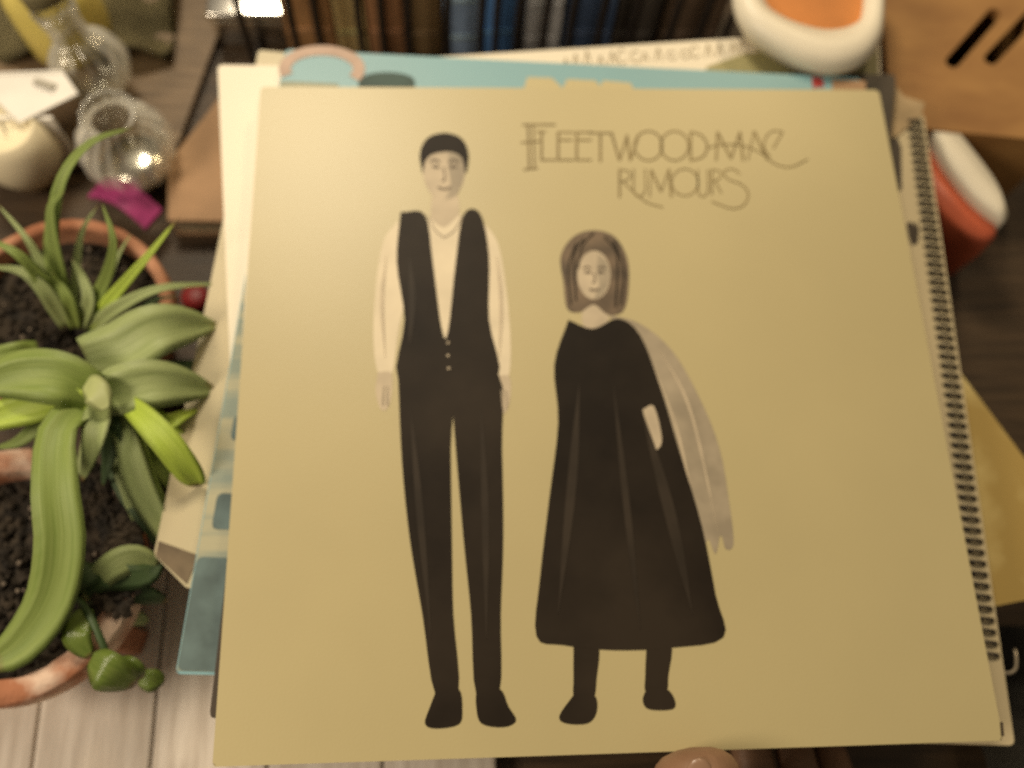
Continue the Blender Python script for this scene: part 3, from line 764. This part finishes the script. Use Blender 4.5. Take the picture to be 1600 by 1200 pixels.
box(bm, cm, (.012, .0035, .0008), -0.35); link('printed_smudge', bm, M_smudge, cardroot)

# brown board under the jars
tb = thing('serving_board', 'brown wooden board under the glass jars and candle at the upper left', 'board', P(150, 150, 0).to_tuple())
c0, c1, c2_, c3 = P(-80, 262, .006), P(268, 250, .006), P(345, 40, .006), P(345, -40, .006)
bm = bmesh.new(); prism(bm, rounded([c0, c1, c2_, c3, P(-80, -40, .006)], .006), .0003, .006)
link('board_body', bm, mat('brown_board_wood', (0.13, 0.085, 0.045), 0.5, col2=(0.22, 0.15, 0.085), vscale=8, stretch=(3, 30, 3), bump=.2, bscale=60), tb)
# olive cloth at top left
bm = bmesh.new()
nx, ny = 26, 14
grid = []
x0, y0 = P(-60, 110, 0.0).x, P(0, 112, 0.0).y
random.seed(11)
for j in range(ny):
    row = []
    for i in range(nx):
        u, v = i / (nx - 1), j / (ny - 1)
        row.append(bm.verts.new((x0 + u * .15 - .02, y0 + v * .10, .014 + .006 * math.sin(u * 17 + v * 5) + .004 * math.sin(v * 19 - u * 6) + random.uniform(-.0008, .0008))))
    grid.append(row)
for j in range(ny - 1):
    for i in range(nx - 1):
        bm.faces.new((grid[j][i], grid[j][i + 1], grid[j + 1][i + 1], grid[j + 1][i]))
r = bmesh.ops.solidify(bm, geom=bm.faces[:], thickness=.002)
tag(link('cloth', bm, M_olivecloth, None, True), 'crumpled olive cloth at the top left behind the white card', 'cloth')

# magenta ribbon strip and small red cap
bm = bmesh.new()
pts = [P(150, 292, .024), P(178, 296, .026), P(208, 314, .026), P(240, 342, .020)]
lf = catmull(pts, 16)
for i in range(15):
    a_, b2 = lf[i], lf[i + 1]
    d_ = Vector((.0040, .0062, 0))
    vs = [a_ - d_, b2 - d_, b2 + d_, a_ + d_]
    lo = [bm.verts.new(v - Vector((0, 0, .003))) for k, v in enumerate(vs)]; hi = [bm.verts.new(v) for v in vs]
    bm.faces.new(hi); bm.faces.new(lo[::-1])
    for k in range(4): bm.faces.new((lo[k], lo[(k + 1) % 4], hi[(k + 1) % 4], hi[k]))
tag(link('ribbon', bm, M_magenta), 'magenta strip lying between the glass globe jar and rear pot', 'ribbon')
rc = P(310, 474, .0)
bm = bmesh.new(); lathe(bm, [(.002, 0), (.0075, .0005), (.0078, .008), (.007, .010), (.002, .0105)], rc, 24)
tag(link('bottle_cap', bm, M_red, None, True), 'small red cap on the dark table between pot and sleeves', 'cap')

# tan book on the table left of the stack
bk = thing('closed_book', 'tan covered closed book on the table left of the white sleeve', 'book', P(310, 300, 0).to_tuple())
cb = [P(262, 255, .018), P(345, 150, .018), P(420, 180, .018), P(420, 346, .018), P(262, 344, .018)]
bm = bmesh.new(); prism(bm, cb, .015, .018); link('front_cover', bm, M_tan, bk)
bm = bmesh.new(); prism(bm, [v + Vector((.002, .002, 0)) if i > 2 else v for i, v in enumerate(cb)], .002, .015); link('page_block', bm, M_paperedge, bk)
bm = bmesh.new(); prism(bm, cb, 0.0004, .002); link('back_cover', bm, M_tan, bk)

# ------------------------------------------------------------------ wire rack with books, top of frame
yR = P(800, 92, 0.03).y + 0.012
rack = thing('wire_rack', 'dark wire rack with upright tines behind the stack of sleeves', 'rack', (0.0, yR, 0))
xs = [385, 462, 500, 565, 600, 640, 700, 752, 775, 808, 850, 890, 935, 985, 1045, 1090, 1130]
for i, px in enumerate(xs):
    bx = P(px, 85, 0.03).x
    bm = bmesh.new()
    tube(bm, catmull([(bx, yR, .003), (bx, yR, .05), (bx + .002, yR + .002, .085), (bx + .006, yR + .012, .098)], 12), .0023, 8)
    link('tine', bm, M_wire, rack, True)
for yy, z_ in ((0, .0025), (0.07, .0025)):
    bm = bmesh.new(); tube(bm, [(P(370, 85, .03).x, yR + yy, z_), (P(1150, 85, .03).x, yR + yy, z_)], .0022, 8); link('rail', bm, M_wire, rack, True)
for px in (385, 640, 890, 1130):
    bx = P(px, 85, 0.03).x
    bm = bmesh.new(); tube(bm, [(bx, yR, .0025), (bx, yR + .07, .0025)], .0018, 8); link('cross_bar', bm, M_wire, rack, True)
cols = [
    (440, 520, .092, (0.16, 0.085, 0.035), 'brown book at the left end of the wire rack'),
    (522, 572, .086, (0.30, 0.20, 0.09), 'tan book second from left in the wire rack'),
    (574, 632, .090, (0.15, 0.075, 0.035), 'dark reddish brown book in the wire rack next to the tan one'),
    (634, 690, .084, (0.10, 0.065, 0.03), 'very dark brown book in the wire rack left of the blue ones'),
    (692, 750, .070, (0.13, 0.18, 0.30), 'greyish blue book in the wire rack'),
    (752, 815, .092, (0.05, 0.12, 0.34), 'bright blue book in the middle of the wire rack'),
    (820, 880, .066, (0.45, 0.40, 0.33), 'short pale grey book in the wire rack right of bright blue'),
    (884, 960, .092, (0.035, 0.055, 0.10), 'slate blue book in the wire rack'),
    (962, 1030, .088, (0.03, 0.025, 0.02), 'black book in the wire rack beside the slate one'),
    (1034, 1128, .092, (0.06, 0.04, 0.025), 'blackish brown thick book at right end of the wire rack')]
for (p0, p1, h, colr, lab) in cols:
    x0, x1 = P(p0, 85, 0.03).x, P(p1, 85, 0.03).x
    w_ = x1 - x0; xm = (x0 + x1) / 2
    bkr = thing('upright_book', lab, 'book', (xm, yR + .045, .005), 'upright books in the wire rack')
    mm = mat('book_cloth', tuple(min(.8, v * 3.0 + .006) for v in colr), 0.5, 0.25, 60, stretch=(1, 1, .4))
    ya, yb2 = yR + .010, yR + .066
    bm = bmesh.new(); box(bm, (xm, ya + .001, .005 + h / 2), (w_ - .001, .002, h), bevel=.0006); link('spine', bm, mm, bkr)
    for s in (-1, 1):
        bm = bmesh.new(); box(bm, (xm + s * (w_ / 2 - .0015), (ya + yb2) / 2 + .0015, .005 + h / 2), (.0018, yb2 - ya - .001, h), bevel=.0003); link('cover', bm, mm, bkr)
    bm = bmesh.new(); box(bm, (xm, (ya + yb2) / 2 + .001, .005 + h / 2 - .0015), (w_ - .0052, yb2 - ya - .006, h - .005)); link('page_block', bm, M_paperedge, bkr)
    for zf in (.25, .7):
        bm = bmesh.new(); box(bm, (xm, ya - .0003, .005 + h * zf), (w_ - .004, .0008, .003)); link('spine_band', bm, mat('band', tuple(min(.8, v * 3.6 + .05) for v in colr), 0.5, .1, 40), bkr)
# yellow folder behind the books
bm = bmesh.new(); x0, x1 = P(535, 20, .1).x, P(755, 20, .1).x
box(bm, ((x0 + x1) / 2, yR + .085, .065), (x1 - x0, .012, .13), bevel=.001)
tag(link('file_box', bm, mat('yellow_board', (0.50, 0.44, 0.10), 0.6, 0.1, 30)), 'yellow upright file box behind the brown books of the rack', 'file box')

# silver tin with bright lid
tc_ = P(415, 48, .03)
tin = thing('metal_tin', 'shiny silver tin catching the lamp left of the brown books', 'tin', (tc_.x, tc_.y, 0))
tx0, tx1 = P(322, 30, .03).x, P(452, 30, .03).x
tyc = yR + .028
bm = bmesh.new(); box(bm, ((tx0 + tx1) / 2, tyc + .014, .012), (tx1 - tx0, .045, .024), bevel=.003); link('tin_body', bm, M_metal, tin, True)
bm = bmesh.new(); box(bm, ((tx0 + tx1) / 2, tyc + .014, .027), (tx1 - tx0 + .002, .047, .006), bevel=.002); link('lid', bm, M_metal, tin, True)

# ------------------------------------------------------------------ brown slotted crate, top right
zc = .060
crt = thing('wooden_crate', 'warm brown wooden crate with slanted slots at the top right', 'crate', P(1500, 150, 0).to_tuple())
f0, f1 = P(1392, 196, zc), P(1660, 222, zc)
ax = (f1 - f0).normalized(); ay = Vector((-ax.y, ax.x, 0))
W_ = (f1 - f0).length
# lid of the crate with two real slots cut by building it out of slats along the slot direction
dep = .12
def cpt(px, py): 
    v = P(px, py, zc); return v
bm = bmesh.new()
slots = []
for (a0, b0) in (((1488, 97), (1548, 28)), ((1548, 92), (1612, 24))):
    s0, s1 = cpt(*a0), cpt(*b0)
    slots.append((s0, s1))
prism(bm, [f0, f1, f1 + ay * dep, f0 + ay * dep], zc - .006, zc)
lid = link('lid', bm, M_brownwood, crt)
cut = bmesh.new()
for s0, s1 in slots:
    d_ = (s1 - s0).normalized(); n_ = Vector((-d_.y, d_.x, 0)) * .0040
    e_ = s1 + d_ * .004
    pts = []
    for k in range(7):
        a_ = math.pi * (k / 6)
        pts.append(s0 + n_ * math.cos(a_) - d_ * 0.0040 * math.sin(a_))
    for k in range(7):
        a_ = math.pi * (k / 6)
        pts.append(e_ - n_ * math.cos(a_) + d_ * 0.0040 * math.sin(a_))
    prism(cut, pts, zc - .02, zc + .01)
me = bpy.data.meshes.new('cut'); bmesh.ops.recalc_face_normals(cut, faces=cut.faces); cut.to_mesh(me); cut.free()
co = bpy.data.objects.new('cutter', me); COL.objects.link(co)
md = lid.modifiers.new('slots', 'BOOLEAN'); md.operation = 'DIFFERENCE'; md.object = co; md.solver = 'EXACT'
dg = bpy.context.evaluated_depsgraph_get()
nm = bpy.data.meshes.new_from_object(lid.evaluated_get(dg)); lid.modifiers.clear(); lid.data = nm
bpy.data.objects.remove(co)
for (o0, o1, w2) in ((f0 + ay * .004, f1 + ay * .004, .008), (f0 + ay * (dep - .004), f1 + ay * (dep - .004), .008)):
    bm = bmesh.new(); n_ = ay * (w2 / 2 - .0005)
    prism(bm, [o0 - n_, o1 - n_, o1 + n_, o0 + n_], 0, zc - .0062); link('side_board', bm, M_brownwood, crt)
for o0 in (f0 + ax * .004, f1 - ax * .004):
    bm = bmesh.new(); n_ = ax * .0035
    prism(bm, [o0 - n_ + ay * .0085, o0 + n_ + ay * .0085, o0 + n_ + ay * (dep - .0085), o0 - n_ + ay * (dep - .0085)], 0, zc - .0062); link('end_board', bm, M_brownwood, crt)

# ------------------------------------------------------------------ white rimmed dish with orange inside
zd = .098
dc = P(1280, -60, zd)
dish = thing('dish', 'white rounded dish with orange inside at the top right of the stack', 'dish', (dc.x, dc.y, 0))
outl = [(1146, -60), (1150, 0), (1172, 38), (1215, 68), (1262, 92), (1310, 103), (1352, 92), (1378, 62), (1386, 20), (1388, -60)]
inn = [(1190, -60), (1196, -2), (1222, 22), (1262, 38), (1300, 44), (1335, 36), (1352, 14), (1356, -60)]
O = catmull([P(*p, zd) for p in outl], 30); I = catmull([P(*p, zd) for p in inn], 30)
# close both outlines with a round far end
cO = (O[0] + O[-1]) / 2; cI = (I[0] + I[-1]) / 2
def close(L, cc_):
    out = list(L)
    a_, b2 = L[-1] - cc_, L[0] - cc_
    for k in range(1, 10):
        th = math.pi * k / 10
        out.append(cc_ + a_ * math.cos(th) + Vector((0, a_.length * .7 * math.sin(th), 0)))
    return out
O = close(O, cO); I = close(I, cI)
n = min(len(O), len(I)); O, I = O[:n], I[:n]
bm = bmesh.new()
rings = []
cen = sum(O, Vector()) / n
for (s, dz) in ((.66, -.0195), (.84, -.0185), (.97, -.010), (1.0, -.003)):
    rings.append([bm.verts.new(Vector((cen.x + (v.x - cen.x) * s, cen.y + (v.y - cen.y) * s, zd + dz))) for v in O])
mid = [(O[i] * .62 + I[i] * .38) + Vector((0, 0, .003)) for i in range(n)]
rings.append([bm.verts.new(v) for v in mid])
rings.append([bm.verts.new(I[i] + Vector((0, 0, -.001))) for i in range(n)])
rings.append([bm.verts.new(I[i] + Vector((0, 0, -.006))) for i in range(n)])
for a_, b2 in zip(rings[:-1], rings[1:]):
    for k in range(n): bm.faces.new((a_[k], a_[(k + 1) % n], b2[(k + 1) % n], b2[k]))
bm.faces.new(rings[0][::-1])
link('dish_body', bm, M_white, dish, True)
bm = bmesh.new(); prism(bm, [cen + (v - cen) * .998 for v in I], zd - .0075, zd - .0055); link('lining', bm, M_orange, dish)

# white and coral rounded handle at right
hr = thing('brush_handle', 'white and coral rounded plastic handle between notebook and brown crate', 'handle', P(1500, 280, 0).to_tuple())
zh = .052
U = catmull([P(*p, zh) for p in ((1400, 130), (1448, 165), (1500, 228), (1548, 290), (1569, 330), (1566, 362), (1548, 372), (1520, 358), (1480, 312), (1450, 250), (1405, 190))], 40)
cen = sum(U, Vector()) / len(U)
def slab(name, L, zs, m):
    bm = bmesh.new(); rr = []
    c_ = sum(L, Vector()) / len(L)
    for s, z_ in zs: rr.append([bm.verts.new((c_.x + (v.x - c_.x) * s, c_.y + (v.y - c_.y) * s, z_)) for v in L])
    for a_, b2 in zip(rr[:-1], rr[1:]):
        for k in range(len(L)): bm.faces.new((a_[k], a_[(k + 1) % len(L)], b2[(k + 1) % len(L)], b2[k]))
    bm.faces.new(rr[0][::-1]); bm.faces.new(rr[-1])
    return link(name, bm, m, hr, True)
V = catmull([P(*p, zh) for p in ((1405, 150), (1448, 200), (1480, 268), (1520, 318), (1556, 345), (1566, 362), (1548, 374), (1515, 360), (1470, 318), (1445, 260), (1400, 200))], 40)
U2 = catmull([P(*p, zh) for p in ((1400, 128), (1448, 162), (1500, 225), (1548, 288), (1570, 330), (1568, 352), (1552, 346), (1518, 318), (1478, 270), (1446, 215), (1400, 165))], 40)
slab('coral_side', V, ((.8, 0.0), (.95, .004), (1.0, .03), (.98, .046), (.9, .050)), M_coral)
slab('white_side', U2, ((.8, 0.001), (.97, .006), (1.0, .04), (.97, .055), (.8, .059)), M_white)

# dark grey cloth and small wire hook at lower right
bm = bmesh.new()
x0, y0 = P(1545, 1230, 0.02).x, P(1560, 1230, 0.02).y
grid = []
for j in range(12):
    row = []
    for i in range(12):
        u, v = i / 11, j / 11
        row.append(bm.verts.new((x0 + u * .10, y0 + v * .075, .016 + .005 * math.sin(u * 9 + v * 7) + .003 * math.sin(v * 15) + random.uniform(-.0006, .0006))))
    grid.append(row)
for j in range(11):
    for i in range(11): bm.faces.new((grid[j][i], grid[j][i + 1], grid[j + 1][i + 1], grid[j + 1][i]))
bmesh.ops.solidify(bm, geom=bm.faces[:], thickness=.002)
tag(link('cloth', bm, M_grey, None, True), 'dark grey cloth on the table at the lower right corner', 'cloth')
bm = bmesh.new()
tube(bm, catmull([P(1560, 1046, .064), P(1574, 1052, .064), P(1586, 1046, .063), P(1588, 1030, .060), P(1586, 1015, .058)], 16), .0008, 8)
tag(link('wire_hook', bm, mat('pale_wire', (0.45, 0.38, 0.28), 0.35, 0.1, 40, Metallic=0.6), None, True), 'small pale wire hook at the right edge near the lower corner', 'hook')

# ------------------------------------------------------------------ hand gripping the lower edge
def skin_chain(bm_edges, name, m, parent, sub=2):
    verts, edges, radii = bm_edges
    me = bpy.data.meshes.new(name); me.from_pydata(verts, edges, [])
    o = bpy.data.objects.new(name, me); COL.objects.link(o)
    o.modifiers.new('skin', 'SKIN')
    sv = me.skin_vertices[0].data
    for i, r in enumerate(radii): sv[i].radius = r if isinstance(r, tuple) else (r, r)
    sv[0].use_root = True
    s = o.modifiers.new('sub', 'SUBSURF'); s.levels = sub; s.render_levels = sub
    dg = bpy.context.evaluated_depsgraph_get()
    nm = bpy.data.meshes.new_from_object(o.evaluated_get(dg))
    bpy.data.objects.remove(o)
    nm.materials.clear(); nm.materials.append(m)
    for p in nm.polygons: p.use_smooth = True
    o = bpy.data.objects.new(name, nm); COL.objects.link(o)
    return o
hx = P(1090, 1180, .11).x
tipT = P(1086, 1166, .118)
V_, E_, R_ = [], [], []
def addv(p, r, par=None):
    V_.append(tuple(p)); R_.append(r)
    if par is not None: E_.append((par, len(V_) - 1))
    return len(V_) - 1
wr = addv((hx + .050, -.330, .060), (.026, .020))
pa = addv((hx + .042, -.262, .060), (.030, .018), wr)
fa = addv((hx + .075, -.430, .055), (.030, .026), wr)
pk = addv((hx + .036, -.215, .058), (.032, .014), pa)
# thumb lies on top of the sleeve's edge
t1 = addv((hx + .012, -.225, .080), .019, pa)
t2 = addv((hx + .002, -.192, .103), .019, t1)
t3 = addv((hx - .001, -.172, .1125), .0195, t2)
t4 = addv((tipT.x, tipT.y + .001, .110), .0175, t3)
# four fingers curl under the stack
for k, (dx, ln, rr) in enumerate(((.014, 0.0, .0095), (.034, .006, .0098), (.054, .002, .0094), (.072, -.008, .0082))):
    k1 = addv((hx + dx + .004, -.196 + ln * .4, .060), rr + .001, pk)
    k2 = addv((hx + dx + .002, -.164 + ln, .0555), rr, k1)
    k3 = addv((hx + dx, -.139 + ln, .0475), rr * .92, k2)
    k4 = addv((hx + dx - .002, -.118 + ln, .0465), rr * .8, k3)
hand = skin_chain((V_, E_, R_), 'hand', M_skin, None)
tag(hand, 'bare hand gripping the lower edge of the stack, thumb on top', 'hand')
bm = bmesh.new()
bmesh.ops.create_uvsphere(bm, u_segments=14, v_segments=8, radius=1)
bmesh.ops.transform(bm, matrix=Matrix.Translation((tipT.x - .001, tipT.y - .011, .1258)) @ Matrix.Rotation(.05, 4, 'X') @ Matrix.Diagonal((.0055, .0075, .0014, 1)), verts=bm.verts)
link('thumb_nail', bm, M_nail, hand, True)
